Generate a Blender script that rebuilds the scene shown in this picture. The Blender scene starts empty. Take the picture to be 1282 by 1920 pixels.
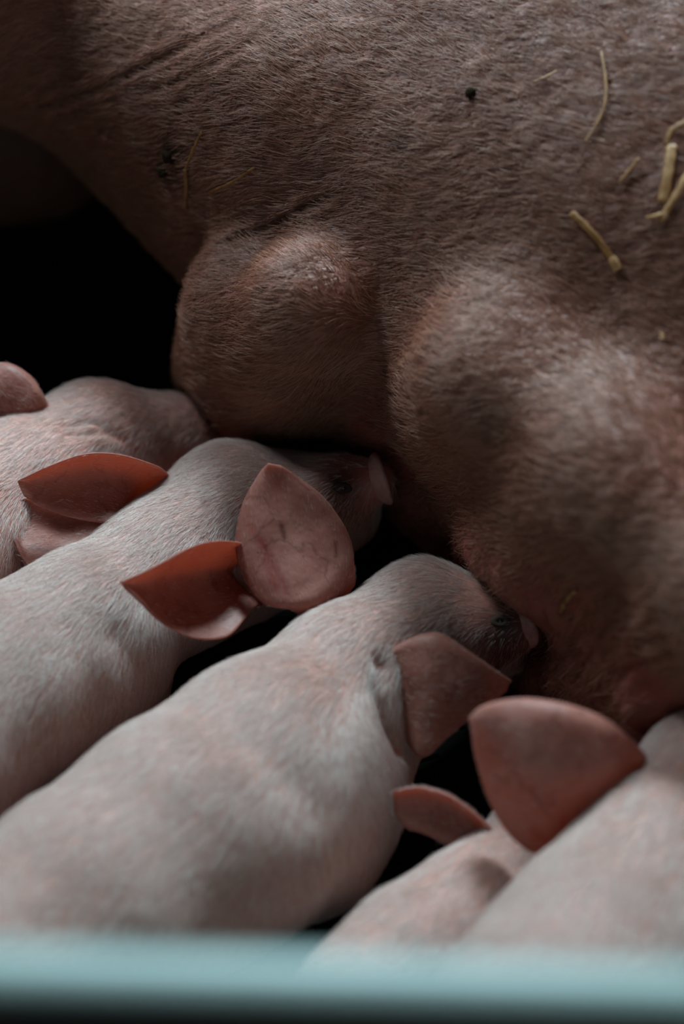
import bpy, math
import numpy as np
from mathutils import Vector
from mathutils.bvhtree import BVHTree

# ------------------------------------------------------------------ camera, world, lights, exposure
scene = bpy.context.scene
COL = scene.collection
PITCH = math.radians(42.0)
CAM = np.array([0.0, -0.855, 0.89])
FOCAL, SENS, W, H = 69.0, 36.0, 1282, 1920
FPX = H * FOCAL / SENS
FWD = np.array([0, math.cos(PITCH), -math.sin(PITCH)])
UP = np.array([0, math.sin(PITCH), math.cos(PITCH)])
RIGHT = np.array([1.0, 0, 0])

cam_data = bpy.data.cameras.new('camera')
cam = bpy.data.objects.new('camera', cam_data)
COL.objects.link(cam)
cam.location = CAM
cam.rotation_euler = (math.pi / 2 - PITCH, 0, 0)
cam_data.sensor_fit = 'VERTICAL'
cam_data.sensor_height = SENS
cam_data.sensor_width = 24.0
cam_data.lens = FOCAL
cam_data.clip_start = 0.02
cam_data.dof.use_dof = True
cam_data.dof.focus_distance = 1.13
cam_data.dof.aperture_fstop = 2.5
scene.camera = cam

world = bpy.data.worlds.new('barn_air')
scene.world = world
world.use_nodes = True
world.node_tree.nodes['Background'].inputs[0].default_value = (0.42, 0.62, 0.66, 1)
world.node_tree.nodes['Background'].inputs[1].default_value = 0.018


def area_light(name, loc, target, sx, sy, power, color):
    d = bpy.data.lights.new(name, 'AREA')
    d.shape = 'RECTANGLE'
    d.size, d.size_y, d.energy, d.color = sx, sy, power, color
    o = bpy.data.objects.new(name, d)
    COL.objects.link(o)
    o.location = loc
    o.rotation_euler = (Vector(target) - Vector(loc)).to_track_quat('-Z', 'Y').to_euler()
    return o


area_light('barn_window_light', (-0.88, 0.82, 1.75), (0.0, 0.0, 0.1), 0.5, 0.4, 36.0, (0.62, 0.88, 0.96))
area_light('barn_far_window_light', (0.16, 1.22, 1.66), (0.05, 0.0, 0.1), 0.4, 0.35, 96.0, (0.56, 0.88, 0.98))
area_light('warm_fill_light', (1.5, -0.40, 1.3), (0.0, 0.0, 0.1), 0.8, 0.8, 2.4, (1.0, 0.66, 0.52))  # added fill to warm the dim flanks, not a lamp of the barn

scene.view_settings.view_transform = 'Standard'
scene.view_settings.look = 'None'
scene.view_settings.gamma = 1.0
scene.view_settings.use_curve_mapping = False
scene.view_settings.exposure = 0.0
scene.cycles.use_denoising = True
scene.cycles.max_bounces = 8

rng = np.random.default_rng(7)


# ------------------------------------------------------------------ helpers
def ray(px, py):
    return FWD + RIGHT * ((px - W / 2) / FPX) + UP * ((H / 2 - py) / FPX)


def at(px, py, z):
    """the point at height z above the floor seen at a place in the picture"""
    d = ray(px, py)
    return CAM + d * ((z - CAM[2]) / d[2])


def depth(p):
    return float(np.dot(np.asarray(p) - CAM, FWD))


def ball(px, py, z, rpx):
    p = at(px, py, z)
    return (p, rpx * depth(p) / FPX)


def tag(o, label=None, category=None, group=None, kind=None):
    if label: o['label'] = label
    if category: o['category'] = category
    if group: o['group'] = group
    if kind: o['kind'] = kind
    return o


def empty(name, loc):
    o = bpy.data.objects.new(name, None)
    o.empty_display_size = 0.02
    COL.objects.link(o)
    o.location = loc
    return o


def mesh_object(name, verts, faces, mat, parent=None, colors=None):
    """verts in world space; the mesh is stored relative to its parent's origin"""
    verts = np.asarray(verts, dtype=np.float32)
    off = np.array(parent.location if parent else verts.mean(0), dtype=np.float32)
    if parent is None:
        off[2] = verts[:, 2].min()
    me = bpy.data.meshes.new(name)
    v = verts - off
    if isinstance(faces, np.ndarray):
        n, k = faces.shape
        me.vertices.add(len(v)); me.vertices.foreach_set('co', v.ravel())
        me.loops.add(n * k); me.loops.foreach_set('vertex_index', faces.astype(np.int32).ravel())
        me.polygons.add(n)
        me.polygons.foreach_set('loop_start', np.arange(0, n * k, k, dtype=np.int32))
        me.update(calc_edges=True)
    else:
        me.from_pydata(v.tolist(), [], faces)
    me.validate()
    me.polygons.foreach_set('use_smooth', np.ones(len(me.polygons), dtype=bool))
    if colors is None:
        colors = np.ones((len(v), 3))
    if True:
        a = me.attributes.new('tint', 'FLOAT_COLOR', 'POINT')
        c = np.ones((len(v), 4), dtype=np.float32); c[:, :3] = colors
        a.data.foreach_set('color', c.ravel())
    me.materials.append(mat)
    me.update()
    o = bpy.data.objects.new(name, me)
    COL.objects.link(o)
    if parent:
        o.parent = parent
    else:
        o.location = off
    return o


# ---- implicit surfaces: smooth unions of tapered capsules and ellipsoids, meshed with surface nets
def smin(a, b, k):
    h = np.maximum(k - np.abs(a - b), 0) / k
    return np.minimum(a, b) - h * h * k * 0.25


def smax(a, b, k):
    return -smin(-a, -b, k)


def d_capsule(P, a, b, ra, rb):
    a = np.asarray(a, np.float32); b = np.asarray(b, np.float32)
    ba = b - a
    L2 = float(ba @ ba) + 1e-12
    X, Y, Z = P
    t = np.clip(((X - a[0]) * ba[0] + (Y - a[1]) * ba[1] + (Z - a[2]) * ba[2]) / L2, 0, 1)
    t = t * t * (3 - 2 * t) * 0.35 + t * 0.65
    dx = X - a[0] - ba[0] * t; dy = Y - a[1] - ba[1] * t; dz = Z - a[2] - ba[2] * t
    return np.sqrt(dx * dx + dy * dy + dz * dz) - (ra + (rb - ra) * t)


def d_ellipsoid(P, c, r, axes=None):
    X, Y, Z = P
    d = [X - c[0], Y - c[1], Z - c[2]]
    if axes is not None:
        d = [d[0] * m[0] + d[1] * m[1] + d[2] * m[2] for m in axes]
    k0 = np.sqrt((d[0] / r[0]) ** 2 + (d[1] / r[1]) ** 2 + (d[2] / r[2]) ** 2)
    k1 = np.sqrt((d[0] / r[0] ** 2) ** 2 + (d[1] / r[1] ** 2) ** 2 + (d[2] / r[2] ** 2) ** 2) + 1e-6
    return k0 * (k0 - 1) / k1


def make_grid(lo, hi, h):
    ax = [np.arange(lo[i], hi[i] + h, h, dtype=np.float32) for i in range(3)]
    return np.meshgrid(*ax, indexing='ij', sparse=True), np.array(lo, np.float32)


def surface_nets(F, lo, h):
    S = F < 0
    nx, ny, nz = F.shape
    cnt = np.zeros((nx - 1, ny - 1, nz - 1), np.int8)
    for i in (0, 1):
        for j in (0, 1):
            for k in (0, 1):
                cnt += S[i:nx - 1 + i, j:ny - 1 + j, k:nz - 1 + k]
    act = (cnt > 0) & (cnt < 8)
    idx = -np.ones(act.shape, np.int64)
    cells = np.argwhere(act)
    idx[act] = np.arange(len(cells))
    acc = np.zeros((len(cells), 3)); num = np.zeros(len(cells))
    c = cells
    corners = [(0, 0, 0), (1, 0, 0), (0, 1, 0), (1, 1, 0), (0, 0, 1), (1, 0, 1), (0, 1, 1), (1, 1, 1)]
    for a in corners:
        for ax in range(3):
            if a[ax] == 1: continue
            b = list(a); b[ax] = 1
            fa = F[c[:, 0] + a[0], c[:, 1] + a[1], c[:, 2] + a[2]]
            fb = F[c[:, 0] + b[0], c[:, 1] + b[1], c[:, 2] + b[2]]
            m = (fa < 0) != (fb < 0)
            t = np.where(m, fa / np.where(m, fa - fb, 1), 0)
            p = np.tile(np.array(a, float), (len(c), 1)); p[:, ax] += t
            acc += p * m[:, None]; num += m
    V = (cells + acc / num[:, None]) * h + lo
    quads = []
    for ax in range(3):
        o1, o2 = [(1, 2), (2, 0), (0, 1)][ax]
        sl0 = [slice(None)] * 3; sl1 = [slice(None)] * 3
        sl0[ax] = slice(0, -1); sl1[ax] = slice(1, None)
        A, B = S[tuple(sl0)], S[tuple(sl1)]
        e = np.argwhere(A != B)
        e = e[(e[:, o1] > 0) & (e[:, o2] > 0) & (e[:, o1] < F.shape[o1] - 1) & (e[:, o2] < F.shape[o2] - 1)]
        flip = A[e[:, 0], e[:, 1], e[:, 2]]
        q = []
        for (u, v) in ((0, 0), (1, 0), (1, 1), (0, 1)):
            ee = e.copy(); ee[:, o1] -= 1 - u; ee[:, o2] -= 1 - v
            q.append(idx[ee[:, 0], ee[:, 1], ee[:, 2]])
        q = np.stack(q, 1)
        q[~flip] = q[~flip][:, ::-1]
        quads.append(q)
    Q = np.concatenate(quads)
    return V, Q[(Q >= 0).all(1)]


def relax(V, Q, n, w=0.5):
    e = np.concatenate([Q[:, [0, 1]], Q[:, [1, 2]], Q[:, [2, 3]], Q[:, [3, 0]]])
    deg = np.bincount(e.ravel(), minlength=len(V)).astype(float)
    for it in range(n):
        acc = np.stack([np.bincount(e[:, 0], V[e[:, 1], k], len(V)) + np.bincount(e[:, 1], V[e[:, 0], k], len(V)) for k in range(3)], 1)
        V = V + w * (acc / np.maximum(deg, 1)[:, None] - V)
    return V


def subdivide(V, Q):
    """one catmull-clark like midpoint split, then a light relax"""
    n = len(V)
    e = np.concatenate([Q[:, [0, 1]], Q[:, [1, 2]], Q[:, [2, 3]], Q[:, [3, 0]]])
    key = np.sort(e, 1)
    code = key[:, 0] * n + key[:, 1]
    uq, inv = np.unique(code, return_inverse=True)
    inv = inv.reshape(-1)
    em = (V[uq // n] + V[uq % n]) / 2
    fm = V[Q].mean(1)
    V2 = np.concatenate([V, em, fm])
    m = len(Q)
    e0, e1, e2, e3 = (n + inv[i * m:(i + 1) * m] for i in range(4))
    f = n + len(uq) + np.arange(m)
    Q2 = np.concatenate([np.stack([Q[:, 0], e0, f, e3], 1), np.stack([Q[:, 1], e1, f, e0], 1),
                         np.stack([Q[:, 2], e2, f, e1], 1), np.stack([Q[:, 3], e3, f, e2], 1)])
    return relax(V2, Q2, 2, 0.5), Q2


def normals(V, Q):
    n = np.cross(V[Q[:, 2]] - V[Q[:, 0]], V[Q[:, 3]] - V[Q[:, 1]])
    N = np.stack([sum(np.bincount(Q[:, c], n[:, k], len(V)) for c in range(4)) for k in range(3)], 1)
    return N / (np.linalg.norm(N, axis=1, keepdims=True) + 1e-12)


def noise3(P, scale, seed=0, octaves=3):
    """cheap smooth value noise, numpy only"""
    r = np.random.default_rng(seed)
    tab = r.random((32, 32, 32)).astype(np.float32)
    out = np.zeros(len(P)); amp = 1.0; tot = 0
    p = np.asarray(P) * scale + 100
    for _ in range(octaves):
        i = np.floor(p).astype(int); f = p - i; f = f * f * (3 - 2 * f)
        v = 0
        for a in (0, 1):
            for b in (0, 1):
                for c in (0, 1):
                    w = (f[:, 0] if a else 1 - f[:, 0]) * (f[:, 1] if b else 1 - f[:, 1]) * (f[:, 2] if c else 1 - f[:, 2])
                    v = v + w * tab[(i[:, 0] + a) % 32, (i[:, 1] + b) % 32, (i[:, 2] + c) % 32]
        out += amp * (v * 2 - 1); tot += amp; amp *= 0.5; p = p * 2.03 + 11
    return out / tot


def gauss(V, p, r):
    return np.exp(-((V - np.asarray(p)) ** 2).sum(1) / (2 * r * r))


def in_view(P, margin):
    d = P - CAM
    z = d @ FWD
    x = (d @ RIGHT) / z * FPX; y = (d @ UP) / z * FPX
    return (np.abs(x) < W / 2 + margin) & (np.abs(y) < H / 2 + margin)


# ------------------------------------------------------------------ materials
def principled(name, color, rough=0.6, spec=0.3):
    m = bpy.data.materials.new(name)
    m.use_nodes = True
    b = m.node_tree.nodes['Principled BSDF']
    b.inputs['Base Color'].default_value = (*color, 1)
    b.inputs['Roughness'].default_value = rough
    b.inputs['Specular IOR Level'].default_value = spec
    return m, b


def skin_material(name, color, dark, scale=90, bump=0.25, wrinkle=None, sss=0.0):
    m, b = principled(name, color, 0.55, 0.35)
    nt = m.node_tree
    N, L = nt.nodes, nt.links
    tc = N.new('ShaderNodeTexCoord')
    no = N.new('ShaderNodeTexNoise'); no.inputs['Scale'].default_value = scale * 0.35; no.inputs['Detail'].default_value = 5
    L.new(tc.outputs['Object'], no.inputs['Vector'])
    cr = N.new('ShaderNodeValToRGB')
    cr.color_ramp.elements[0].position = 0.35; cr.color_ramp.elements[0].color = (*dark, 1)
    cr.color_ramp.elements[1].position = 0.65; cr.color_ramp.elements[1].color = (*color, 1)
    L.new(no.outputs['Fac'], cr.inputs['Fac'])
    at_ = N.new('ShaderNodeAttribute'); at_.attribute_name = 'tint'
    mx = N.new('ShaderNodeMix'); mx.data_type = 'RGBA'; mx.blend_type = 'MULTIPLY'; mx.inputs['Factor'].default_value = 1
    L.new(cr.outputs['Color'], mx.inputs[6]); L.new(at_.outputs['Color'], mx.inputs[7])
    L.new(mx.outputs[2], b.inputs['Base Color'])
    mp = N.new('ShaderNodeMapping'); mp.inputs['Scale'].default_value = wrinkle or (1, 1, 1)
    if wrinkle:
        mp.inputs['Rotation'].default_value = (0, 0, math.radians(42))
    L.new(tc.outputs['Object'], mp.inputs['Vector'])
    n2 = N.new('ShaderNodeTexNoise'); n2.inputs['Scale'].default_value = scale * 2.2; n2.inputs['Detail'].default_value = 6
    n2.inputs['Distortion'].default_value = 0.6
    L.new(mp.outputs['Vector'], n2.inputs['Vector'])
    bp = N.new('ShaderNodeBump'); bp.inputs['Strength'].default_value = bump; bp.inputs['Distance'].default_value = 0.0025
    L.new(n2.outputs['Fac'], bp.inputs['Height']); L.new(bp.outputs['Normal'], b.inputs['Normal'])
    if sss:
        b.inputs['Subsurface Weight'].default_value = sss
        b.inputs['Subsurface Radius'].default_value = (1.0, 0.35, 0.2)
        b.inputs['Subsurface Scale'].default_value = 0.006
    return m


def ear_material():
    m = bpy.data.materials.new('ear_skin')
    m.use_nodes = True
    nt = m.node_tree; N, L = nt.nodes, nt.links
    b = N['Principled BSDF']; out = N['Material Output']
    tc = N.new('ShaderNodeTexCoord')
    no = N.new('ShaderNodeTexNoise'); no.inputs['Scale'].default_value = 45; no.inputs['Detail'].default_value = 6
    L.new(tc.outputs['Object'], no.inputs['Vector'])
    cr = N.new('ShaderNodeValToRGB')
    cr.color_ramp.elements[0].position = 0.3; cr.color_ramp.elements[0].color = (0.27, 0.085, 0.065, 1)
    cr.color_ramp.elements[1].position = 0.7; cr.color_ramp.elements[1].color = (0.38, 0.145, 0.112, 1)
    L.new(no.outputs['Fac'], cr.inputs['Fac'])
    # veins: thin dark branching lines under the skin
    wn = N.new('ShaderNodeTexNoise'); wn.inputs['Scale'].default_value = 28; wn.inputs['Detail'].default_value = 3
    L.new(tc.outputs['Object'], wn.inputs['Vector'])
    sb = N.new('ShaderNodeMath'); sb.operation = 'SUBTRACT'; sb.inputs[1].default_value = 0.5
    ab = N.new('ShaderNodeMath'); ab.operation = 'ABSOLUTE'
    mr = N.new('ShaderNodeMapRange'); mr.inputs[1].default_value = 0.0; mr.inputs[2].default_value = 0.016
    mr.inputs[3].default_value = 0.62; mr.inputs[4].default_value = 1.0
    L.new(wn.outputs['Fac'], sb.inputs[0]); L.new(sb.outputs[0], ab.inputs[0]); L.new(ab.outputs[0], mr.inputs[0])
    mx = N.new('ShaderNodeMix'); mx.data_type = 'RGBA'; mx.blend_type = 'MULTIPLY'; mx.inputs['Factor'].default_value = 1
    L.new(cr.outputs['Color'], mx.inputs[6]); L.new(mr.outputs[0], mx.inputs[7])
    # dark pores
    vo = N.new('ShaderNodeTexVoronoi'); vo.inputs['Scale'].default_value = 170
    L.new(tc.outputs['Object'], vo.inputs['Vector'])
    m3 = N.new('ShaderNodeMapRange'); m3.inputs[1].default_value = 0.06; m3.inputs[2].default_value = 0.13
    m3.inputs[3].default_value = 0.45; m3.inputs[4].default_value = 1.0
    L.new(vo.outputs['Distance'], m3.inputs[0])
    mx2 = N.new('ShaderNodeMix'); mx2.data_type = 'RGBA'; mx2.blend_type = 'MULTIPLY'; mx2.inputs['Factor'].default_value = 1
    L.new(mx.outputs[2], mx2.inputs[6]); L.new(m3.outputs[0], mx2.inputs[7])
    ta = N.new('ShaderNodeAttribute'); ta.attribute_name = 'tint'
    mx3 = N.new('ShaderNodeMix'); mx3.data_type = 'RGBA'; mx3.blend_type = 'MULTIPLY'; mx3.inputs['Factor'].default_value = 1
    L.new(mx2.outputs[2], mx3.inputs[6]); L.new(ta.outputs['Color'], mx3.inputs[7])
    L.new(mx3.outputs[2], b.inputs['Base Color'])
    b.inputs['Roughness'].default_value = 0.5
    b.inputs['Specular IOR Level'].default_value = 0.3
    tr = N.new('ShaderNodeBsdfTranslucent')
    tr.inputs['Color'].default_value = (0.75, 0.22, 0.11, 1)
    ms = N.new('ShaderNodeMixShader'); ms.inputs[0].default_value = 0.35
    L.new(b.outputs[0], ms.inputs[1]); L.new(tr.outputs[0], ms.inputs[2]); L.new(ms.outputs[0], out.inputs['Surface'])
    bp = N.new('ShaderNodeBump'); bp.inputs['Strength'].default_value = 0.3; bp.inputs['Distance'].default_value = 0.002
    n2 = N.new('ShaderNodeTexNoise'); n2.inputs['Scale'].default_value = 120
    L.new(tc.outputs['Object'], n2.inputs['Vector']); L.new(n2.outputs['Fac'], bp.inputs['Height'])
    L.new(bp.outputs['Normal'], b.inputs['Normal'])
    return m


def hair_material(name, c0, c1):
    m, b = principled(name, c1, 0.36, 0.3 if 'sow' in name else 0.5)
    nt = m.node_tree; N, L = nt.nodes, nt.links
    hi = N.new('ShaderNodeHairInfo')
    cr = N.new('ShaderNodeValToRGB')
    cr.color_ramp.elements[0].color = (*c0, 1); cr.color_ramp.elements[1].color = (*c1, 1)
    L.new(hi.outputs['Random'], cr.inputs['Fac']); L.new(cr.outputs['Color'], b.inputs['Base Color'])
    return m


M = {
    'piglet_skin': skin_material('piglet_skin', (0.42, 0.155, 0.12), (0.40, 0.145, 0.11), 80, 0.25, sss=0.0),
    'sow_skin': skin_material('sow_skin', (0.22, 0.068, 0.046), (0.17, 0.050, 0.034), 90, 0.8, wrinkle=(0.45, 1.0, 1.0)),
    'ear': ear_material(),
    'piglet_hair': hair_material('piglet_hair', (0.38, 0.195, 0.158), (0.73, 0.575, 0.53)),
    'sow_hair': hair_material('sow_hair', (0.190, 0.060, 0.035), (0.38, 0.165, 0.110)),
    'teat': skin_material('teat_skin', (0.42, 0.17, 0.16), (0.32, 0.11, 0.11), 120, 0.5),
    'snout': skin_material('snout_skin', (0.50, 0.22, 0.19), (0.36, 0.14, 0.12), 150, 0.5),
    'eye': principled('eye_dark', (0.012, 0.010, 0.010), 0.12, 0.6)[0],
    'lid': principled('eyelid_skin', (0.055, 0.032, 0.026), 0.9, 0.0)[0],
}


def straw_material(name, a, b_):
    m, b = principled(name, a, 0.5, 0.3)
    nt = m.node_tree; N, L = nt.nodes, nt.links
    tc = N.new('ShaderNodeTexCoord')
    mp = N.new('ShaderNodeMapping'); mp.inputs['Scale'].default_value = (1, 1, 1)
    no = N.new('ShaderNodeTexNoise'); no.inputs['Scale'].default_value = 160; no.inputs['Detail'].default_value = 3
    cr = N.new('ShaderNodeValToRGB')
    cr.color_ramp.elements[0].position = 0.38; cr.color_ramp.elements[0].color = (*a, 1)
    cr.color_ramp.elements[1].position = 0.62; cr.color_ramp.elements[1].color = (*b_, 1)
    L.new(tc.outputs['Object'], mp.inputs[0]); L.new(mp.outputs[0], no.inputs['Vector'])
    L.new(no.outputs['Fac'], cr.inputs['Fac']); L.new(cr.outputs[0], b.inputs['Base Color'])
    return m


M['straw'] = straw_material('straw_gold', (0.21, 0.080, 0.022), (0.42, 0.20, 0.09))
M['straw_dark'] = straw_material('straw_brown', (0.15, 0.05, 0.012), (0.25, 0.10, 0.028))
M['dirt'] = principled('dry_dung', (0.022, 0.013, 0.008), 0.95, 0.0)[0]


def concrete():
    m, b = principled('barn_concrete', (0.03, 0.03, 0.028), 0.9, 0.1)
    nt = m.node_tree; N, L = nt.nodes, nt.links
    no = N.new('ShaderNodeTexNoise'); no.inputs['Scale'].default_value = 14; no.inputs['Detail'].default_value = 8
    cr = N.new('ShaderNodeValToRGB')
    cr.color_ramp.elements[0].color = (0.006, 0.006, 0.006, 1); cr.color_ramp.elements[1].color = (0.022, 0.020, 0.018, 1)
    L.new(no.outputs['Fac'], cr.inputs[0]); L.new(cr.outputs[0], b.inputs['Base Color'])
    bp = N.new('ShaderNodeBump'); bp.inputs['Strength'].default_value = 0.4; bp.inputs['Distance'].default_value = 0.004
    L.new(no.outputs['Fac'], bp.inputs['Height']); L.new(bp.outputs[0], b.inputs['Normal'])
    return m


def panel_paint():
    m, b = principled('pen_plastic', (0.42, 0.47, 0.45), 0.45, 0.35)
    nt = m.node_tree; N, L = nt.nodes, nt.links
    tc = N.new('ShaderNodeTexCoord')
    no = N.new('ShaderNodeTexNoise'); no.inputs['Scale'].default_value = 30; no.inputs['Detail'].default_value = 6
    cr = N.new('ShaderNodeValToRGB')
    cr.color_ramp.elements[0].color = (0.23, 0.265, 0.25, 1); cr.color_ramp.elements[1].color = (0.31, 0.35, 0.33, 1)
    L.new(tc.outputs['Object'], no.inputs['Vector']); L.new(no.outputs['Fac'], cr.inputs[0]); L.new(cr.outputs[0], b.inputs['Base Color'])
    return m


# ------------------------------------------------------------------ hair
def grow_hair(name, V, Q, Nn, count, length, radius, flow, lift, mat, parent, keep=None, wave=0.25, seed=1, steps=4, lo_side=True):
    """flow(points, normals) -> combing direction; strands as a native curves object"""
    r = np.random.default_rng(seed)
    tri = np.concatenate([Q[:, [0, 1, 2]], Q[:, [0, 2, 3]]])
    cen = V[tri].mean(1)
    k = in_view(cen, 900)
    tocam = CAM - cen
    nn = np.cross(V[tri[:, 1]] - V[tri[:, 0]], V[tri[:, 2]] - V[tri[:, 0]])
    k &= (nn * tocam).sum(1) > -0.45 * np.linalg.norm(nn, axis=1) * np.linalg.norm(tocam, axis=1)
    dens = np.ones(len(tri))
    if keep is not None:
        dens = keep(cen)
    area = np.linalg.norm(nn, axis=1) * 0.5 * k * dens * np.where(in_view(cen, 150), 1.0, 0.45)
    p = area / area.sum()
    t = r.choice(len(tri), count, p=p)
    u = r.random((count, 2)); s = u.sum(1) > 1; u[s] = 1 - u[s]
    w = np.stack([1 - u.sum(1), u[:, 0], u[:, 1]], 1)
    P = (V[tri[t]] * w[:, :, None]).sum(1)
    N_ = (Nn[tri[t]] * w[:, :, None]).sum(1)
    N_ /= np.linalg.norm(N_, axis=1, keepdims=True)
    D = flow(P, N_)
    # wave the combing direction so the coat gathers in tufts
    side = np.cross(N_, D)
    nz = noise3(P, 110, 3, 2)[:, None] * wave + noise3(P, 28, 5, 2)[:, None] * wave * 0.8 + r.normal(0, 0.13, (count, 1))
    D = D + side * nz
    D -= N_ * (D * N_).sum(1, keepdims=True)
    D /= np.linalg.norm(D, axis=1, keepdims=True) + 1e-9
    Lh = length * (0.6 + 0.8 * r.random(count)) 
    lf = lift * (0.5 + r.random(count)) * (1 + 0.3 * noise3(P, 90, 8, 2))
    pts = np.zeros((count, steps, 3))
    pts[:, 0] = P - N_ * 0.0002
    cur = pts[:, 0].copy()
    curl = r.normal(0, 0.18, (count, 1))
    for i in range(1, steps):
        f = i / (steps - 1)
        d = D + N_ * (lf * (1.15 - 0.9 * f))[:, None] + np.cross(N_, D) * curl * f
        d /= np.linalg.norm(d, axis=1, keepdims=True)
        cur = cur + d * (Lh / (steps - 1))[:, None]
        pts[:, i] = cur
    hc = bpy.data.hair_curves.new(name)
    hc.add_curves([steps] * count)
    off = np.array(parent.location)
    hc.attributes['position'].data.foreach_set('vector', (pts - off).astype(np.float32).ravel())
    ra = hc.attributes.get('radius') or hc.attributes.new('radius', 'FLOAT', 'POINT')
    prof = np.linspace(1.0, 0.25, steps)[None, :] * (radius * (0.7 + 0.6 * r.random((count, 1))))
    ra.data.foreach_set('value', prof.astype(np.float32).ravel())
    hc.materials.append(mat)
    o = bpy.data.objects.new(name, hc)
    COL.objects.link(o)
    o.parent = parent
    tag(o, kind='stuff')
    return o


# ------------------------------------------------------------------ setting
def build_setting():
    m = concrete()
    v = [(-2.2, -1.6, 0), (2.2, -1.6, 0), (2.2, 2.4, 0), (-2.2, 2.4, 0), (-2.2, -1.6, -0.1), (2.2, -1.6, -0.1), (2.2, 2.4, -0.1), (-2.2, 2.4, -0.1)]
    f = [(0, 1, 2, 3), (7, 6, 5, 4), (0, 4, 5, 1), (1, 5, 6, 2), (2, 6, 7, 3), (3, 7, 4, 0)]
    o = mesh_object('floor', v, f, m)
    o.data.polygons.foreach_set('use_smooth', np.zeros(6, bool))
    tag(o, kind='structure')
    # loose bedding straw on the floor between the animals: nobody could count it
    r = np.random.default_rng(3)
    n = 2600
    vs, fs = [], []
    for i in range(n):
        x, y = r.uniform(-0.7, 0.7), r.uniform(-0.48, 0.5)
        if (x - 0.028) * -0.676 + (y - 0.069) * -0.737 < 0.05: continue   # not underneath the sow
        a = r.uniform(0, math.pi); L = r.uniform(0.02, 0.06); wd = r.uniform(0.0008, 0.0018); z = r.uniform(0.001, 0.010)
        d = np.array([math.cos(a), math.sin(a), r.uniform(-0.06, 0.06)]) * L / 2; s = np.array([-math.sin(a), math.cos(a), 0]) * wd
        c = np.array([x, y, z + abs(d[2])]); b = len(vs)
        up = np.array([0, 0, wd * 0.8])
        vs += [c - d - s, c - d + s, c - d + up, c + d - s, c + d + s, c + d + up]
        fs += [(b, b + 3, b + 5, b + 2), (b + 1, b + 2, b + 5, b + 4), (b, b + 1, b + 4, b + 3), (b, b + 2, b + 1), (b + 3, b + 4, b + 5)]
    o = mesh_object('straw_bedding', vs, fs, principled('shade_toned_straw', (0.035, 0.026, 0.014), 0.9, 0.05)[0])  # straw colour darkened so the gaps between the animals read as deep shade
    tag(o, 'straw on the floor between the animals, shade put into its colour', 'straw', kind='stuff')


def build_panel():
    """low pen panel with a thick rounded top edge, standing on the floor in front of the litter"""
    # profile in (y, z); the top edge drops a little towards the right
    prof = []
    R, cz, T = 0.0108, 0.0, 0.009
    for i in range(25):
        a = math.radians(-50 + 280 * i / 24)
        prof.append((R * math.cos(a), R * math.sin(a)))
    zt = prof[-1][1]
    y0 = RAIL_Y
    n = 20
    vs, fs = [], []
    for j in range(n + 1):
        x = -0.75 + 1.5 * j / n
        zc = RAIL_Z - RAIL_SLOPE * x
        ring = [(y0 + T, 0.0)] + [(y0 + T, zc + prof[0][1] - 0.004)] + [(y0 + p[0], zc + p[1]) for p in prof] + [(y0 - T, zc + zt - 0.004)] + [(y0 - T, 0.0)]
        vs += [(x, a, b) for a, b in ring]
    k = len(ring)
    for j in range(n):
        for i in range(k):
            a, b = j * k + i, j * k + (i + 1) % k
            fs.append((a, b, b + k, a + k))
    fs.append(tuple(range(k))[::-1]); fs.append(tuple(range(n * k, n * k + k)))
    fs = [f if len(f) > 4 else f[::-1] for f in fs]
    o = mesh_object('pen_panel', vs, fs, panel_paint())
    tag(o, 'pale grey-green pen panel with a rounded top edge across the foreground', 'panel')


RAIL_Y, RAIL_Z, RAIL_SLOPE = -0.560, 0.4535, 0.050

# ------------------------------------------------------------------ sow
A = np.array([0.737, -0.676, 0.0])        # along her body, towards the head
NO = np.array([-0.676, -0.737, 0.0])      # out of her belly, towards the litter
O = np.array([0.028, 0.069, 0.0])         # a point of the udder line


HEADS = [
    [(795, 1172, 0.088, 112), (900, 1178, 0.090, 72), (985, 1178, 0.100, 50)],
    [(850, 1220, 0.065, 70), (955, 1215, 0.060, 48)],
    [(440, 962, 0.092, 124), (570, 945, 0.092, 82), (640, 925, 0.112, 62), (722, 902, 0.125, 50)],
    [(560, 990, 0.070, 80), (655, 965, 0.080, 50)],
    [(185, 852, 0.090, 128), (320, 835, 0.080, 85), (432, 835, 0.070, 52)],
    [(1335, 1475, 0.108, 132), (1440, 1420, 0.095, 85), (1530, 1388, 0.085, 52)],
]


def sl(s, n, z):
    return O + A * s + NO * n + np.array([0, 0, z])


def to_local(p):
    d = np.asarray(p) - O
    return np.array([d @ A, d @ NO, d[2]])


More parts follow.
